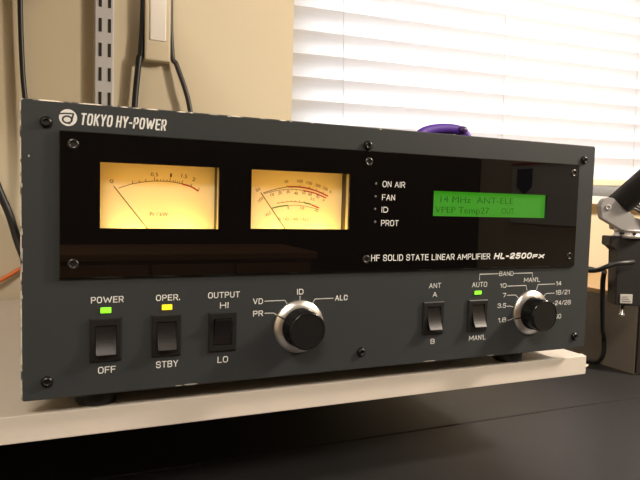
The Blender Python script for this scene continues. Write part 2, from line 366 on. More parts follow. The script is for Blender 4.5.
bl.rotation_euler = (0, -math.radians(1.5), 0)

# ------------------------------------------------------------------ slotted wall upright and small wall box
u = thing('shelf_upright', 'white slotted steel shelf upright fixed to the wall above the amplifier', 'shelf upright', (71, 440, 0))
b = bm_new()
prof = [(-11.5, 0), (-11.5, -10), (-10, -11.5), (10, -11.5), (11.5, -10), (11.5, 0)]
prism(b, prof, 'z', -10.7, 900); obj('rail', b, 'steel', u)
for k in range(30):
    z = 258.6+29.8*(k-8)
    b = bm_new(); box(b, -6.4, -2.8, -11.9, -10.5, z, z+16.4); box(b, 4.4, 8.0, -11.9, -10.5, z, z+16.4)
    obj('slot_pair', b, 'slot', u)
wb = thing('wall_box', 'cream box on the wall between the two black cables', 'wall box', (134, 440, 290))
b = bm_new(); box(b, -15, 17, -16, 0, 0, 120, 2.5); obj('body', b, 'wall', wb)
b = bm_new(); box(b, -9, 11, -17.2, -15.6, 25, 95, 1); obj('cover', b, 'trim', wb)

# ------------------------------------------------------------------ cables on the wall
def cable(name, pts, r, m, label):
    b = bm_new(); tube(b, pts, r, 14, 8); return tag(obj(name, b, m), label, 'cable')
cable('hanging_cable', [(-24, 431, 900), (-23, 431, 480), (-21.8, 431, 343), (-20, 431, 274), (-17, 430, 230), (-8, 425, 150), (20, 405, 90), (60, 380, 40), (110, 350, 35)], 3.0, 'cable', 'thin black cable hanging straight down the wall at the far left')
cable('hanging_cable', [(125, 432, 900), (119, 432, 420), (115.5, 431, 303), (112.7, 430, 290), (107.7, 430, 230), (104, 425, 150), (112, 400, 90), (130, 350, 80)], 3.9, 'cable', 'black cable hanging between the slotted upright and the cream wall box')
cable('hanging_cable', [(150, 433, 900), (151, 433, 420), (154, 433, 308), (160, 431, 289), (171, 428, 258), (178, 428, 230), (190, 420, 150), (200, 395, 100), (205, 350, 90)], 3.2, 'cable_grey', 'dark grey curved cable hanging right of the cream wall box')
cable('thick_cable', [(-95, 431, 330), (-70, 431, 200), (-47, 430, 126), (-34, 430, 91), (-22, 426, 50), (-5, 414, 14), (22, 396, -3.5), (50, 385, -6.0), (85, 370, -6.0)], 4.6, 'cable', 'thick black cable slanting down the wall to the shelf beside the amplifier')
cable('orange_cable', [(-260, 400, -8), (-150, 422, -8), (-98, 428, -7.6), (-76, 430, -5), (-46, 430, 12), (-24, 433, 25.5), (10, 431, 46), (60, 425, 100), (130, 415, 120)], 2.6, 'orange', 'thin orange cable running behind the left edge of the amplifier')

# ------------------------------------------------------------------ shelf board
sh = thing('shelf', 'white melamine shelf board carrying the amplifier above the black desk', 'shelf', (0, 0, -10.7))
b = bm_new(); box(b, -640, 442.4, 8.5, 428.3, -16.2, 0, 0.5); obj('board', b, 'melamine', sh)
b = bm_new()
for k in range(34):
    z = -16+15.5*random.random(); y = 8.6+12*random.random()*(1 if k < 10 else 8); s = 0.5+1.1*random.random()
    x = 442.2+random.random()*1.5
    p = [Vector((x-1, y-s, z-s)), Vector((x-1, y+s, z-0.3*s)), Vector((x-1, y, z+s)), Vector((x+2.2*s, y-0.3*s, z+random.uniform(-1, 1)))]
    vs = [b.verts.new(q) for q in p]
    for f in ((0, 1, 2), (0, 1, 3), (1, 2, 3), (0, 2, 3)): b.faces.new([vs[i] for i in f])
obj('frayed_edge', b, 'raw', sh, 'chipped raw board end')
for x in (71, -420):
    b = bm_new(); prism(b, [(428, -16.2), (60, -16.2), (60, -22), (428, -50)], 'x', x-3, x+3); obj('shelf_bracket', b, 'steel', sh)

us = thing('shelf', 'white upper shelf board above the frame on the slotted upright', 'shelf', (0, 0, 420))
b = bm_new(); box(b, -640, 86, 60, 424, 0, 18, 0.6); obj('board', b, 'melamine', us)
for x in (71, -420):
    b = bm_new(); prism(b, [(427.5, 0), (110, 0), (110, -6), (427.5, -34)], 'x', x-3, x+3); obj('shelf_bracket', b, 'steel', us)

# ------------------------------------------------------------------ desk
DZ = -95.0
dk = thing('desk', 'black laminate desk standing under the white shelf', 'desk', (400, 0, FL))
H = DZ-FL
b = bm_new(); box(b, -900, 1100, 96.6, 436, H-28, H, 1.2); obj('rear_desktop', b, 'desk', dk)
b = bm_new(); box(b, -900, 1100, -300, 94.8, H-28, H, 1.2); obj('front_desktop', b, 'desk', dk)
for x in (-860, 1060):
    for y in (-260, 400):
        b = bm_new(); box(b, x-25, x+25, y-25, y+25, 0, H-28, 2); obj('leg', b, 'desk', dk)

# ------------------------------------------------------------------ low cabinet on the right
cb = thing('equipment_cabinet', 'low grey-brown equipment cabinet with tan wooden top right of the shelf', 'cabinet', (700, 162, DZ))
ch = 8-DZ
b = bm_new(); box(b, 0, 330, 0, 268, 0, ch-6, 1.2); obj('body', b, 'cab', cb)
b = bm_new(); box(b, 0, 330, 0, 268, ch-6, ch, 1.2); obj('top', b, 'cab_top', cb, 'tan wooden top')
b = bm_new(); box(b, 0.5, 329.5, -3, 0, 3, ch-8, 0.8); obj('front_panel', b, 'cab_front', cb, 'dark brown front panel')
for (x, z, l) in ((5, ch-24, 9), (3, ch-45, 12), (60, ch-24, 9), (58, ch-45, 12)):
    b = bm_new(); box(b, x, x+l, -3.8, -2.8, z, z+2); obj('marking', b, 'white', cb, 'small white marking')

# ------------------------------------------------------------------ boom arm clamped to the cabinet
AR = math.atan2(-0.39986, 0.91615)
KP = 0.72/0.59705            # mm per photo pixel at the clamp's distance
ba = thing('boom_arm', 'black boom arm with grey hinge clamped to the low cabinet at right', 'boom arm', (0, 0, 0), AR)
d_ = (rt*((622-320)/597.05)+fw-up*((270-240)/597.05))
O = Vector((19.57, -368.43, 117.8))+d_*720.0
ba.location = O*MM
def L(u, v): return ((u-622)*KP, -(v-270)*KP)
def poly(pts): return [L(*p) for p in pts]
b = bm_new(); prism(b, poly([(604, 236), (641, 236), (641, 305), (613, 304), (612.5, 250), (608, 246), (604, 245)]), 'y', -11, 11); bmesh.ops.bevel(b, geom=b.edges[:], offset=0.8, segments=2, affect='EDGES'); obj('clamp_body', b, 'tube', ba)
x0, z0 = L(617, 302); x1, z1 = L(629, 293)
b = bm_new(); box(b, x0, x1, -12, -10.8, z0, z1, 0.3); lb = obj('sticker', b, 'label', ba, 'pale sticker on the clamp')
b = bm_new()
for k in range(3): box(b, x0+2, x1-2-2*k, -12.3, -11.9, z0+2+k*2.6, z0+3+k*2.6)
obj('sticker_print', b, 'label_ink', lb)
b = bm_new(); x, z = L(624.5, 310)
lathe_z(b, [(2.2, z-8), (3.4, z-7.4), (3.4, z-5), (2.2, z-4), (2.2, z+10)], x, 0, 20); obj('clamp_screw', b, 'chrome', ba, 'bright clamp screw')
b = bm_new(); x0, z1 = L(612, 229); x1, z0 = L(640, 237)
lathe_z(b, [(16, z0-1), (17, z0), (17, z0+3), (15.4, z0+4), (15.4, z0+6.5), (16.6, z0+7.5), (16.6, z1-1), (15.8, z1)], (x0+x1)/2, 0, 40); col = obj('collar', b, 'dull_metal', ba, 'shiny metal collar')
b = bm_new()
for (u_, v_) in ((613.5, 232.8), (625, 233.2)):
    x, z = L(u_, v_); lathe(b, [(1.6, -12), (1.6, -17.6)], x, z, 16)
obj('set_screw', b, 'socket', col)
b = bm_new(); prism(b, poly([(591.5, 206), (594, 200.5), (599, 198), (604, 198.5), (626, 216), (626, 230), (614, 230), (593.5, 219)]), 'y', -13, -3)
bmesh.ops.bevel(b, geom=b.edges[:], offset=1.0, segments=2, affect='EDGES'); hg = obj('hinge_cheek', b, 'grey_plastic', ba, 'grey plastic hinge cheek')
b = bm_new(); x, z = L(599, 208); lathe(b, [(3.4, -12.5), (3.4, -14), (1.6, -14), (1.6, -13.6)], x, z, 24); obj('pivot', b, 'grey_plastic', hg)
b = bm_new(); prism(b, poly([(610, 213), (641, 219), (641, 230), (612, 230)]), 'y', 4, 14); bmesh.ops.bevel(b, geom=b.edges[:], offset=1.0, segments=2, affect='EDGES'); obj('hinge_cheek', b, 'grey_plastic', ba)
p0 = L(608, 212); p0 = L(612.5, 206); p1 = L(641, 178.5); dd = (Vector(p1)-Vector(p0)).normalized()
p0 = L(612.5, 206); q0 = Vector(p0); q1 = Vector(p0)+dd*420
b = bm_new(); tube(b, [(q0.x, -3, q0.y), (q1.x, -3, q1.y)], 14.6, 32, 1); obj('arm_tube', b, 'tube', ba)
for k in range(3):
    b = bm_new()
    pts = [L(618+3*k, 208-2*k), L(628+2*k, 209-3*k), L(636+2*k, 215-3*k), L(642+2*k, 224-3*k), L(650, 236)]
    tube(b, [(p[0], -9+5*k, p[1]) for p in pts], 1.5, 10, 6); obj('tension_wire', b, 'cable_grey', ba)
# jaw that rests on the cabinet top
b = bm_new()
Rm = Matrix.Rotation(-AR, 3, 'Z')
def loc(p): return Rm @ (Vector(p)-O)
for (x0, x1, y0, y1, z0, z1) in ((690, 730, 166, 186, 8.1, 13.0),):
    vs = [b.verts.new(loc((x, y, z))) for x in (x0, x1) for y in (y0, y1) for z in (z0, z1)]
    for f in [(0, 1, 3, 2), (4, 6, 7, 5), (0, 4, 5, 1), (2, 3, 7, 6), (0, 2, 6, 4), (1, 5, 7, 3)]: b.faces.new([vs[i] for i in f])
obj('clamp_jaw', b, 'tube', ba)

# cables by the boom arm
cable('loop_cable', [(400, 420, 60), (500, 380, 50), (597.8, 171.7, 46.1), (600.2, 154.1, 44.0), (601.2, 140.6, 45.9), (604.0, 132.1, 50.4), (610.8, 127.2, 54.3), (619.3, 123.5, 55.7), (629.4, 122.4, 56.3), (638.1, 124.1, 56.6)], 2.9, 'cable', 'black cable curving from behind the amplifier to the boom clamp')
cable('drop_cable', [(614.2, 142.6, 43.6), (625.0, 153.3, 31.7), (645.3, 170.2, 10.0), (657.8, 179.6, -11.4), (666.7, 184.7, -38.9), (684, 197, -55), (686, 200, -80), (688, 222, -91.2), (692, 300, -91.3), (694, 400, -91.3)], 3.0, 'cable', 'black cable dropping past the cabinet side to the desk')

# ------------------------------------------------------------------ purple strap on top of the amplifier
TOPZ = 163.0
ps = thing('looped_strap', 'purple looped strap with a dark clasp lying on top of the amplifier', 'strap', (318, 56, TOPZ))
b = bm_new(); tube(b, [(-23, -4, 3.4), (-24.5, 0, 9), (-21.5, 2, 13.5), (-12, 3, 17), (0, 3, 19), (12, 2, 19), (19.5, 0, 16.5), (22, -2, 10), (20, -4, 3.4)], 4.2, 14, 6, flat=0.75); obj('loop', b, 'purple', ps)
b = bm_new(); tube(b, [(-23, 8, 2.4), (-14, 9, 13.5), (0, 9, 16.6), (12, 8, 15), (22, 8, 2.4)], 2.4, 12, 6); obj('lining', b, 'offwhite', ps, 'off-white lining')
b = bm_new(); bmesh.ops.create_uvsphere(b, u_segments=20, v_segments=12, radius=4.2)
bmesh.ops.scale(b, vec=(1.15, 0.8, 0.8), verts=b.verts[:]); bmesh.ops.translate(b, vec=(17.5, -1, 18.6), verts=b.verts[:])
for f in b.faces: f.smooth = True
obj('clasp', b, 'purple_dark', ps, 'dark purple clasp')

# ------------------------------------------------------------------ THE AMPLIFIER
amp = thing('amplifier', 'dark grey radio amplifier with two lit yellow meters and green display on the white shelf', 'amplifier', (0, 0, 0))
PW, PH = 430.0, 169.6
def rrect(x0, x1, z0, z1, r, n=6):
    pts = []
    for cx, cz, a in ((x1-r, z1-r, 0), (x0+r, z1-r, 90), (x0+r, z0+r, 180), (x1-r, z0+r, 270)):
        for k in range(n+1):
            t = math.radians(a+90*k/n); pts.append((cx+r*math.cos(t), cz+r*math.sin(t)))
    return pts
b = bm_new()
rings = []
for (ins, y) in ((0.7, 0.0), (0.0, 0.7), (0.0, 4.4), (0.5, 5.0)):
    rings.append([b.verts.new((p[0], y, p[1])) for p in rrect(ins, PW-ins, ins, PH-ins, 1.9-ins)])
b.faces.new(rings[0]); b.faces.new(rings[-1][::-1])
for k in range(3):
    n = len(rings[k])
    for i in range(n):
        f = b.faces.new((rings[k][i], rings[k][(i+1) % n], rings[k+1][(i+1) % n], rings[k+1][i]))
        mid = (rings[k][i].co+rings[k][(i+1) % n].co)/2
        f.material_index = 1 if (mid.z > PH-4 or mid.x < 1) else 2
fp = obj('front_panel', b, ('paint', 'edge', 'edge_lite'), amp)
def chip(x, z, w_, h_, name='paint_chip'):
    bb = bm_new(); pts = []
    for k in range(9):
        t = 2*math.pi*k/9; rr = random.uniform(0.6, 1.1); pts.append((x+w_/2*rr*math.cos(t), z+h_/2*rr*math.sin(t)))
    prism(bb, pts, 'y', -0.06, 0.0); return bb
for (x, z, w_, h_) in ((4.5, 138.2, 0.9, 1.8), (0.9, 84, 1.0, 9), (0.9, 96, 0.9, 5), (0.8, 76, 0.9, 7), (0.8, 60, 0.8, 3), (96, 0.9, 12, 0.9), (88, 0.8, 5, 0.7), (274, 0.9, 13, 0.9), (330, 0.8, 8, 0.7), (0.9, 122, 0.8, 3), (225, 168.8, 2.4, 0.9), (117, 168.9, 3, 0.9), (158, 168.9, 1.8, 0.8)):
    obj('paint_chip', chip(x, z, w_, h_), 'bare', fp, 'bare metal chip')
b = bm_new(); box(b, 9, 421, 5, 330, 1.5, TOPZ, 1.5); obj('chassis', b, 'chassis', amp)
b = bm_new()
for k in range(18): box(b, 40+k*20, 52+k*20, 326, 332, 30, 130)
obj('rear_heat_sink', b, 'chassis', amp)
for (x, y) in ((40.8, 22), (366, 22), (40.8, 300), (366, 300)):
    b = bm_new(); lathe_z(b, [(11.0, -10.65), (12.0, -9.6), (12.5, 1.5)], x, y); obj('foot', b, 'rubber', amp)

# display window of black acrylic with cut-outs
Y0 = -2.2
def cx_(x): return 19.57+(x-19.57)*(368.4+Y0)/368.4
def cz_(z): return 117.8+(z-117.8)*(368.4+Y0)/368.4
holes = [(41.5, 111.4, 98.5, 136.8), (132.4, 202.5, 98.9, 136.8), (271.1, 379.5, 109.2, 127.6)]
holes = [(cx_(h[0]), cx_(h[1]), cz_(h[2]), cz_(h[3])) for h in holes]
def holed_plate(b, x0, x1, z0, z1, hs, yf, yb, ch=0.6):
    X = sorted({x0+ch, x1-ch, *[h[0] for h in hs], *[h[1] for h in hs]}); Z = sorted({z0+ch, z1-ch, *[h[2] for h in hs], *[h[3] for h in hs]})
    ins = lambda x, z: any(h[0] < x < h[1] and h[2] < z < h[3] for h in hs)
    vf = {}
    def V(i, j, y):
        k = (i, j, y)
        if k not in vf: vf[k] = b.verts.new((X[i], y, Z[j]))
        return vf[k]
    for i in range(len(X)-1):
        for j in range(len(Z)-1):
            mx_, mz_ = (X[i]+X[i+1])/2, (Z[j]+Z[j+1])/2
            if ins(mx_, mz_): continue
            b.faces.new((V(i, j, yf), V(i+1, j, yf), V(i+1, j+1, yf), V(i, j+1, yf)))
    for h in hs:
        c = [(h[0], h[2]), (h[1], h[2]), (h[1], h[3]), (h[0], h[3])]
        for k in range(4):
            p, q = c[k], c[(k+1) % 4]
            b.faces.new([b.verts.new((a[0], y, a[1])) for a, y in ((p, yf), (q, yf), (q, yb), (p, yb))])
    R = [[b.verts.new((a, y, c)) for a, c in ((x0+i_, z0+i_), (x1-i_, z0+i_), (x1-i_, z1-i_), (x0+i_, z1-i_))] for i_, y in ((ch, yf), (0, yf+ch), (0, yb))]
    for k in range(2):
        for i in range(4): b.faces.new((R[k][i], R[k][(i+1) % 4], R[k+1][(i+1) % 4], R[k+1][i]))
AX0, AX1, AZ0, AZ1 = cx_(19.6), cx_(413.5), cz_(69.4), cz_(153.6)
b = bm_new(); holed_plate(b, AX0, AX1, AZ0, AZ1, holes, Y0, 0.0); dw = obj('display_window', b, 'acrylic', amp, 'glossy black window strip')

# the panel and the chassis are cut open behind the windows
def cut(o, boxes):
    bb = bm_new()
    for q in boxes: box(bb, *q)
    c = obj('cutter', bb, 'chassis')
    md = o.modifiers.new('cut', 'BOOLEAN'); md.object = c; md.operation = 'DIFFERENCE'; md.solver = 'EXACT'
    bpy.context.view_layer.update()
    dg = bpy.context.evaluated_depsgraph_get(); me = bpy.data.meshes.new_from_object(o.evaluated_get(dg))
    o.modifiers.clear(); o.data = me
    COL.objects.unlink(c); bpy.data.objects.remove(c)
HB = [(h[0]-4, h[1]+1.2, 82.0 if h[1] < 250 else h[2]-1, h[3]+4) for h in holes]
boxes = [(h[0], h[1], -3, 26, h[2], h[3]) for h in HB]
cut(fp, boxes); cut([o for o in amp.children if o.name.startswith('chassis')][0], boxes)

def meter(i, label, cat_faces):
    h = HB[i]; yb = 11.2
    b = bm_new()
    x0, x1, z0, z1 = h[0]+0.1, h[1]-0.1, h[2]+0.1, h[3]-0.1
    t = 0.8
    box(b, x0, x1, 24.3, 25.5, z0, z1)
    box(b, x0, x0+t, 0.3, 24.3, z0, z1); box(b, x1-t, x1, 4.2, 24.3, z0, z1); box(b, x0, x1, 0.3, 24.3, z0, z0+t); box(b, x0, x1, 0.3, 24.3, z1-t, z1)
    box(b, x1-t, x1, 0.2, 4.2, z0, z1, 0, 1)
    m_ = obj('meter', b, ('tray', 'tray_lip'), amp, label)
    b = bm_new(); box(b, x0+t, x1-t, yb-0.2, yb+0.3, z0+t, z1-t); obj('meter_face', b, 'face', m_)
    light('meter_backlight', 'AREA', ((x0+x1)/2, 23.5, 117), 0.040, (1.0, 0.50, 0.10), 66, ((x0+x1)/2, 0, 117), 40).parent = amp
    q = holes[i]; b = bm_new(); box(b, q[0]+0.05, q[1]-0.05, -1.2, -0.4, q[2]+0.05, q[3]-0.05); obj('clear_cover', b, 'pane', m_)
    return m_, yb-0.2
def pline(b, pts, wd, y): strip(b, pts, wd, y, 0.05)
def curve_pts(pts, sub=8): return [(v.x, v.z) for v in smooth_path([(p[0], 0, p[1]) for p in pts], sub)]

def build_meter(i, label, conv, arcs, ticks, texts, needle):
    m_, yf = meter(i, label, None)
    for (pts, wd, mt, nm) in arcs:
        b = bm_new(); pline(b, curve_pts([conv(p) for p in pts]), wd, yf); obj(nm, b, mt, m_)
    b = bm_new()
    for (p, q, wd) in ticks: pline(b, [conv(p), conv(q)], wd, yf-0.01)
    obj('tick_marks', b, 'ink', m_)
    for (s, p, wdt, cap, ang) in texts:
        x, z = conv(p); obj('scale_lettering', text_bm(s, x-wdt/2, x+wdt/2, z-cap/2, cap, yf, 0.0, 0, 0.05, 0) if not ang else text_bm(s, x-wdt/2*math.cos(ang), x-wdt/2*math.cos(ang)+wdt, z-wdt/2*math.sin(ang), cap, yf, 0, 0, 0.05, ang), 'ink', m_)
    b = bm_new(); a, c = conv(needle[0]), conv(needle[1]); ny = yf-1.6
    a = Vector(a)-Vector((0.8, 0)); c = Vector(c)-Vector((0.8, 0)); c2 = c+(c-a).normalized()*6
    strip(b, [a, c2], 0.5, ny, 0.25); obj('needle', b, 'needle', m_)
# scale drawings: dial coordinates -> millimetres on the dial
def conv1(p):
    return (42.1+(p[0]-20)*(111.2-42.1)/(595-20), 137.4-(p[1]-10-(p[0]-20)*0.0)*0.1224+0.0)
def dial1(p):   # straighten the slanted drawing
    u_, v_ = p; k = (u_-20)/575
    top = 10+28*k; bot = 340
    return (41.0+69.3*k, 98.2+39.2*(bot-v_)/(bot-top))
def dial2(p):
    u_, v_ = p; k = (u_-32)/(552-32)
    top = 52+28*k; bot = 402
    return (134.9+65.7*k, 98.6+38.4*(bot-v_)/(bot-top))
arc1 = [(115, 141), (180, 120), (250, 108), (300, 105), (370, 108), (430, 119)]
t1 = []
for (u_, v_, l) in ((182, 119, 15), (215, 113, 10), (247, 108, 14), (290, 105, 20), (368, 107, 20)): t1.append(((u_, v_), (u_+1, v_-l), 0.35))
for (u_, v_) in ((305, 105), (320, 105), (336, 105), (352, 106), (385, 109), (395, 111), (406, 113), (416, 115), (300, 105)): t1.append(((u_, v_), (u_+2, v_-10), 0.28))
for (u_, v_, l) in ((428, 118, 16), (476, 132, 14), (515, 153, 14)): t1.append(((u_, v_), (u_+6, v_-l), 0.35))
build_meter(0, 'left meter with a single arc scale', dial1,
    [(arc1, 0.38, 'ink', 'scale_arc'), ([(430, 119), (478, 133), (516, 155)], 0.95, 'red', 'red_scale_arc')], t1,
    [('0', (87, 115), 2.0, 2.3, 0.45), ('0.5', (290, 72), 4.4, 2.3, 0), ('1', (373, 76), 1.0, 2.3, 0), ('1.5', (440, 89), 3.6, 2.3, -0.15), ('2', (489, 105), 2.0, 2.3, -0.25), ('Pr / kW', (315, 270), 11, 2.4, 0)],
    ((98, 130), (258, 336)))
up2 = [(103, 190), (170, 168), (240, 153)]
t2 = [((236, 154), (235, 144), 0.3), ((308, 153), (309, 143), 0.3), ((362, 163), (365, 152), 0.3), ((405, 175), (409, 164), 0.3), ((443, 193), (449, 182), 0.3)]
for (u_, v_) in ((148, 184), (193, 174), (241, 168), (288, 168), (334, 174), (376, 184), (412, 198), (170, 179), (217, 171), (264, 168), (311, 170), (355, 178)): t2.append(((u_, v_), (u_+(240-u_)*-0.03, v_+9), 0.25))
for (u_, v_) in ((188, 250), (236, 242), (284, 241), (333, 246), (210, 246), (260, 241), (308, 243)): t2.append(((u_, v_), (u_+(240-u_)*-0.03, v_-9), 0.25))
T = 2.0
build_meter(1, 'right meter with stacked red and green scales', dial2,
    [(up2, 0.45, 'ink', 'scale_arc'), ([(240, 153), (310, 155), (372, 167), (430, 187), (477, 209)], 0.95, 'red', 'red_scale_arc'),
     ([(106, 196), (150, 182), (200, 172), (260, 167), (330, 174)], 0.32, 'ink', 'scale_arc'), ([(330, 175), (400, 192), (466, 220)], 0.85, 'red', 'red_scale_arc'),
     ([(154, 281), (195, 270), (242, 264)], 0.9, 'green', 'green_scale_arc'), ([(180, 252), (236, 243), (284, 242), (333, 247)], 0.35, 'ink', 'scale_arc'),
     ([(335, 247), (378, 257)], 0.9, 'green', 'green_scale_arc'), ([(380, 260), (425, 279)], 0.9, 'red', 'red_scale_arc'), ([(242, 264), (284, 262), (330, 266), (380, 276), (418, 288)], 0.3, 'ink', 'scale_arc')],
    t2,
    [('50', (232, 130), 2.6, T, 0.1), ('100', (308, 128), 4.0, T, -0.05), ('150', (362, 139), 4.0, T, -0.2), ('200', (413, 154), 4.0, T, -0.3), ('250', (456, 171), 4.0, T, -0.4), ('A', (488, 190), 1.6, T, -0.5),
     ('10', (155, 208), 2.6, T, 0.3), ('20', (198, 198), 2.6, T, 0.2), ('30', (243, 192), 2.6, T, 0.05), ('40', (288, 191), 2.6, T, 0), ('50', (332, 197), 2.6, T, -0.1), ('60', (368, 206), 2.6, T, -0.25), ('70', (412, 220), 2.6, T, -0.35), ('V', (448, 240), 1.6, T, -0.5),
     ('0.2', (384, 232), 2.8, 1.6, -0.2), ('50', (78, 178), 3.2, T, 0.5), ('100', (95, 235), 4.0, T, 0.75), ('ALC', (138, 322), 4.6, T, 0.55), ('5', (246, 286), 1.4, T, 0.05), ('10', (326, 287), 2.6, T, -0.1), ('20', (408, 300), 2.6, T, -0.4), ('Pr / ID / VD / ALC', (280, 346), 23, 2.0, 0)],
    ((92, 188), (228, 398)))
# small bulbs inside the meter housings, under the dials
for i, xs in ((0, (62, 92)), (1, (156, 184))):
    for k, x in enumerate(xs):
        light('meter_bulb', 'POINT', (x, 3.2, 89.5), 0.052 if k else 0.042, (1.0, 0.70, 0.15), 1.8).parent = amp

# green character display
h = HB[2]
b = bm_new(); box(b, h[0]+0.1, h[1]-0.1, -0.3, 3.0, h[2]+0.1, h[3]-0.1); lcd = obj('character_display', b, 'lcd', amp, 'green backlit character display')
q = holes[2]; b = bm_new(); box(b, q[0]+0.05, q[1]-0.05, -2.0, -0.9, q[2]+0.05, q[3]-0.05); obj('clear_cover', b, 'pane', lcd)
obj('display_lettering', text_bm('14 MHz  ANT-ELE', 277, 345, 119.6, 4.6, -0.3, -0.012), 'lcd_ink', lcd)
obj('display_lettering', text_bm('VPEP Temp27', 272.6, 322, 111.8, 4.6, -0.3, -0.012), 'lcd_ink', lcd)
obj('display_lettering', text_bm('OUT', 334, 346, 111.8, 4.6, -0.3, -0.012), 'lcd_ink', lcd)

# lettering on the black window (its own plane) and on the painted panel
def lett(s, x0, x1, z0, cap, y, m='white', wt=0.5, shear=0.0, par=amp, gap=0.24):
    return obj('lettering', stroke_bm(s, x0, x1, z0, cap, y, wt, shear, gap), m, par, 'printed ' + s + ' lettering' if s not in ('TOKYO HY-POWER', 'HL-2500', 'FX') else None)
for s, x0, x1, z0, cap in (('ON AIR', 228, 246.3, 128.9, 4.2), ('FAN', 227.9, 238.4, 119.6, 4.2), ('ID', 227.9, 233, 111, 4.0), ('PROT', 227.8, 242, 101.5, 4.2)):
    lett(s, cx_(x0), cx_(x1), cz_(z0), cap, Y0, 'white', 0.5)
lett('HF SOLID STATE LINEAR AMPLIFIER', cx_(220.8), cx_(325.1), cz_(76.6), 4.5, Y0, 'white', 0.6)
lett('HL-2500', cx_(328.6), cx_(366.6), cz_(76.6), 4.7, Y0, 'white', 1.1, 0.3)
lett('FX', cx_(367.2), cx_(379.8), cz_(76.6), 3.4, Y0, 'white', 0.95, 0.3)
for (x, z) in ((222.7, 131.1), (222.6, 122.1), (222.6, 113.3), (222.9, 104.2)):
    b = bm_new(); lathe(b, [(0.9, Y0+0.1), (0.9, Y0-0.15), (0.5, Y0-0.35)], cx_(x), cz_(z), 16); obj('indicator', b, 'led_off', amp, 'unlit indicator dot')
lett('TOKYO HY-POWER', 30.6, 78.6, 157.2, 6.7, 0.0, 'white', 0.92, 0.13, gap=0.26)
for s, x0, x1, z0, cap in (('POWER', 36.7, 54.8, 54.6, 3.8), ('OFF', 40.7, 50.5, 12.6, 4.0), ('OPER.', 73.6, 88, 54.5, 3.7), ('STBY', 74, 87.3, 13, 4.1), ('OUTPUT', 105.5, 126, 54.8, 3.8), ('HI', 113.2, 118.7, 48.1, 3.8), ('LO', 112.2, 119, 13, 4.0),
        ('VD', 135, 141.7, 49.7, 3.8), ('PR', 135.2, 141.9, 41.8, 3.7), ('ID', 165.5, 170.1, 55, 3.8), ('ALC', 193.7, 203.2, 49.7, 3.8), ('ANT', 270.2, 280.7, 55.7, 3.8), ('A', 273.7, 277.5, 49.1, 3.8), ('B', 273.5, 276.9, 13.8, 3.8), ('AUTO', 309.2, 323.4, 55.2, 3.9), ("MAN'L", 308.6, 324.4, 13.8, 3.9), ('BAND', 334.9, 349, 63.3, 3.5), ("MAN'L", 360.1, 376.5, 57.6, 3.7),
        ('10', 336.2, 342.4, 53.9, 3.4), ('7', 339.4, 342.6, 46.2, 3.4), ('3.5', 334.7, 343.1, 38, 3.5), ('1.8', 335.9, 343.8, 26.4, 3.6), ('14', 394.1, 399.8, 53.9, 3.5), ('18/21', 394.1, 409.4, 46.3, 3.7), ('24/28', 394.2, 411.2, 37.6, 3.7), ('50', 394.8, 401.4, 26.3, 3.7)):
    lett(s, x0, x1, z0, cap, 0.0, 'white', 0.54 if len(s) < 7 and x0 < 270 else 0.42)
def rules(lines, wd=0.5):
    b = bm_new()
    for l in lines: strip(b, l, wd, 0.0, 0.05)
    obj('pointer_lines', b, 'white_dim', amp, 'thin printed lines')
rules([[(142.8, 51.5), (157, 51.5), (158.9, 48.6)], [(143, 43.5), (149.2, 43.4), (152.6, 41.4)], [(167.7, 54), (167.7, 51.3)], [(192.5, 51.5), (178.7, 51.5), (176.6, 48.2)]])
rules([[(316, 60.4), (316, 65.1), (334.2, 65.1)], [(349.6, 65), (368.5, 65), (368.5, 61.8)]])
rules([[(343.3, 55), (362.4, 55), (363.6, 51.2)], [(393, 55.3), (374.8, 55.3), (373.5, 51)], [(343.5, 47.7), (352.1, 47.7), (355.3, 44.9)], [(393, 47.7), (384, 47.7), (381.4, 45.3)], [(344.1, 39), (347, 39), (350.3, 38.2)], [(393.2, 39.3), (386.4, 39.3)], [(344.8, 27.8), (347, 27.8), (351, 29)], [(393.2, 28), (389, 28), (386, 29)]])

# maker's round mark
b = bm_new(); lathe(b, [(4.7, 0.0), (4.7, -0.06)], 24.4, 160.7, 40); lg = obj('emblem', b, 'white', amp, 'white round emblem')
b = bm_new()
strip(b, [(19.6, 162.5), (22.4, 162.9), (27.4, 163.1)], 0.8, -0.06, 0.05)
ring = [(24.0+2.4*math.cos(t), 159.6+1.9*math.sin(t)) for t in [2*math.pi*k/24 for k in range(25)]]
strip(b, ring, 0.95, -0.06, 0.05)
strip(b, [(27.2, 163.0), (26.0, 158.6), (24.6, 157.2)], 0.95, -0.06, 0.06)
obj('emblem_mark', b, 'paint', lg)

# screws
def screw(x, z, y, kind):
    b = bm_new(); n = 32
    if kind == 'black':
        lathe(b, [(3.3, y), (3.3, y-0.6), (2.9, y-1.5), (2.0, y-2.1), (1.55, y-2.2), (1.4, y-1.2)], x, z, n, False, True, [0, 0, 0, 0, 1, 1])
        obj('screw', b, ('black_screw', 'socket'), amp, 'black domed socket screw')
    else:
        lathe(b, [(3.0, y), (3.0, y-0.3), (2.7, y-0.7), (1.7, y-0.75), (1.5, y-0.1)], x, z, n, False, True, [0, 0, 0, 1, 1])
        obj('screw', b, ('steel_screw', 'socket'), amp, 'steel socket screw on the black window')
for (x, z) in ((13.1, 157.4), (13.3, 10.6), (417.4, 157.6), (417.3, 10.2), (215.3, 157.0), (215.2, 12.2)): screw(x, z, 0.0, 'black')
for (x, z) in ((27, 146.1), (27, 77.8), (216.6, 145.9), (216.8, 78), (407, 146.4), (406.8, 78)): screw(cx_(x), cz_(z), Y0, 'steel')

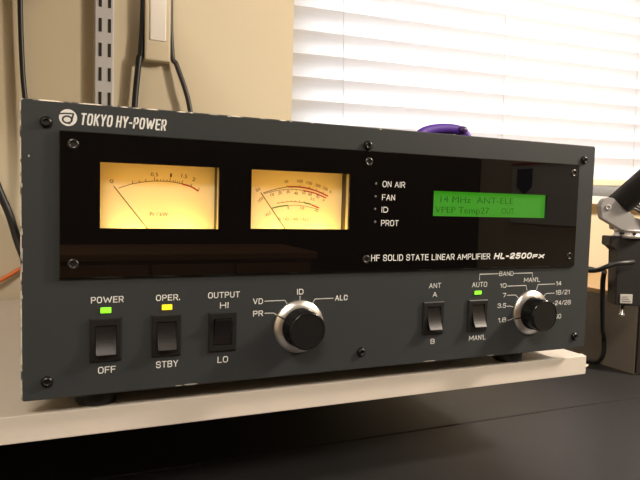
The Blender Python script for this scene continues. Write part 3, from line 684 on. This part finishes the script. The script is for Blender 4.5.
# indicator lights
for (x0, x1, z0, z1, m, nm) in ((41.7, 48.1, 48.3, 52.3, 'led_green', 'lit green indicator over the power switch'), (76.9, 83.5, 48.5, 52.5, 'led_yellow', 'lit yellow indicator over the second switch'), (311.6, 318.2, 49.2, 52.7, 'led_green', 'lit green indicator over the AUTO switch')):
    b = bm_new(); box(b, x0+0.2, x1-0.2, -0.9, 0.2, z0+0.3, z1-0.3, 0.5); obj('indicator_light', b, m, amp, nm)

# rocker switches
def switch(x0, x1, z0, z1, up_):
    cx, cz = (x0+x1)/2, (z0+z1)/2; hw, hh = (x1-x0)/2, (z1-z0)/2; fy = -1.7
    rw, rh = 5.9, 8.6
    b = bm_new()
    holed_plate(b, x0, x1, z0, z1, [(cx-rw, cx+rw, cz-rh, cz+rh)], fy, 0.0, 0.7)
    sw = obj('rocker_switch', b, 'plastic', amp)
    b = bm_new(); rw -= 0.35; rh -= 0.35
    prof = []
    for k in range(9):
        t = -1+2*k/8
        q_ = t if up_ else -t
        prof.append((-2.2+2.4*q_-1.2*q_*q_, cz+t*rh))
    pr = prof+[(-0.1, cz+rh), (-0.1, cz-rh)]
    prism(b, pr, 'x', cx-rw, cx+rw); bmesh.ops.bevel(b, geom=[e for e in b.edges if min(v.co.y for v in e.verts) < -0.5], offset=0.3, segments=2, affect='EDGES')
    obj('rocker', b, 'rocker', sw)
switch(35.9, 53.9, 20.0, 45.8, True); switch(71.0, 88.8, 20.4, 46.0, True); switch(105.9, 124.0, 20.7, 45.8, False)
switch(265.4, 283.6, 21.4, 45.7, True); switch(306.0, 324.3, 21.2, 45.5, True)

# rotary knobs
def knob(cx, cz, ang):
    b = bm_new(); lathe(b, [(17.9, 0.0), (17.9, -0.7), (17.6, -1.1), (13.2, -3.4), (12.0, -3.4)], cx, cz, 72, False, False)
    k = obj('rotary_knob', b, 'chrome', amp, 'black rotary knob on a bright metal skirt')
    b = bm_new(); lathe(b, [(13.2, -3.2), (13.2, -4.0), (12.9, -4.4), (12.7, -15.0), (12.1, -16.0), (11.4, -16.3), (11.1, -16.0)], cx, cz, 72, False, True, [0, 0, 0, 0, 0, 0, 1])
    obj('grip', b, ('knob', 'knob_face'), k)
    b = bm_new(); d = Vector((math.cos(ang), math.sin(ang)))
    # radial index line across the sloping skirt
    nn = Vector((-d.y, d.x))*0.5
    for (r0, y0_, r1, y1_) in ((13.0, -3.5, 17.7, -1.05),):
        c = Vector((cx, cz)); P = [c+d*r0+nn, c+d*r1+nn, c+d*r1-nn, c+d*r0-nn]; Yv = [y0_-0.15, y1_-0.15, y1_-0.15, y0_-0.15]
        A = [b.verts.new((p.x, y, p.y)) for p, y in zip(P, Yv)]; B = [b.verts.new((p.x, y+0.3, p.y)) for p, y in zip(P, Yv)]
        b.faces.new(A); b.faces.new(B[::-1])
        for i in range(4): b.faces.new((A[i], A[(i+1) % 4], B[(i+1) % 4], B[i]))
    obj('index_line', b, 'socket', k, 'black index line')
knob(167.5, 33.3, math.radians(152)); knob(368.4, 32.9, math.radians(194))

# ------------------------------------------------------------------ the rest of the room, seen as reflections in the black window
for (x, y, nm) in ((-420, -1450, 'flat square ceiling lamp facing the amplifier'), (2000, -1450, 'added flat square ceiling lamp that brightens the notice board')):  # the second lamp is added to brighten the board's mirror image
    cl = thing('ceiling_lamp', nm, 'lamp', (x, y, CE))
    b = bm_new(); box(b, -470, 470, -470, 470, -26, 0, 4); obj('housing', b, 'trim', cl)
    b = bm_new(); box(b, -450, 450, -450, 450, -30, -26, 1); obj('diffuser', b, 'diffuser', cl)
nb = thing('notice_board', 'white notice board with red top rail mirrored in the black window beside the green display', 'notice board', (RX, -1860, 20))
b = bm_new(); box(b, -18, 0, -355, 355, 10, 380, 2); obj('board', b, 'board', nb)
b = bm_new(); box(b, -24, 0, -355, 355, 318, 332, 2); obj('rail', b, 'red_paint', nb)
pn = thing('pennant', 'dark blue shield-shaped pennant hanging on the notice board', 'pennant', (RX-18, -2115, 318))
b = bm_new(); prism(b, [(-55, 0), (55, 0), (55, -95), (0, -135), (-55, -95)], 'x', -5, 0); obj('cloth', b, 'navy', pn)
sb = thing('sideboard', 'brown wooden sideboard mirrored low in the black window', 'sideboard', (420, FY+236, FL))
b = bm_new(); box(b, -760, 620, -225, 215, 60, 715, 4); obj('body', b, 'brown', sb)
b = bm_new(); box(b, -780, 640, -230, 235, 715, 745, 4); obj('top', b, 'brown', sb)
for k in range(4):
    x = -750+k*342
    b = bm_new(); box(b, x, x+330, 215, 232, 470, 700, 4); dr = obj('drawer', b, 'brown', sb)
    b = bm_new(); box(b, x+110, x+220, 232, 252, 570, 590, 4); obj('handle', b, 'socket', dr)
    b = bm_new(); box(b, x, x+330, 215, 232, 75, 455, 4); dd_ = obj('door', b, 'brown', sb)
    b = bm_new(); box(b, x+285, x+305, 232, 252, 220, 330, 4); obj('handle', b, 'socket', dd_)
for x in (-740, 600):
    for y in (-200, 190):
        b = bm_new(); box(b, x-25, x+25, y-25, y+25, 0, 62, 2); obj('leg', b, 'brown', sb)
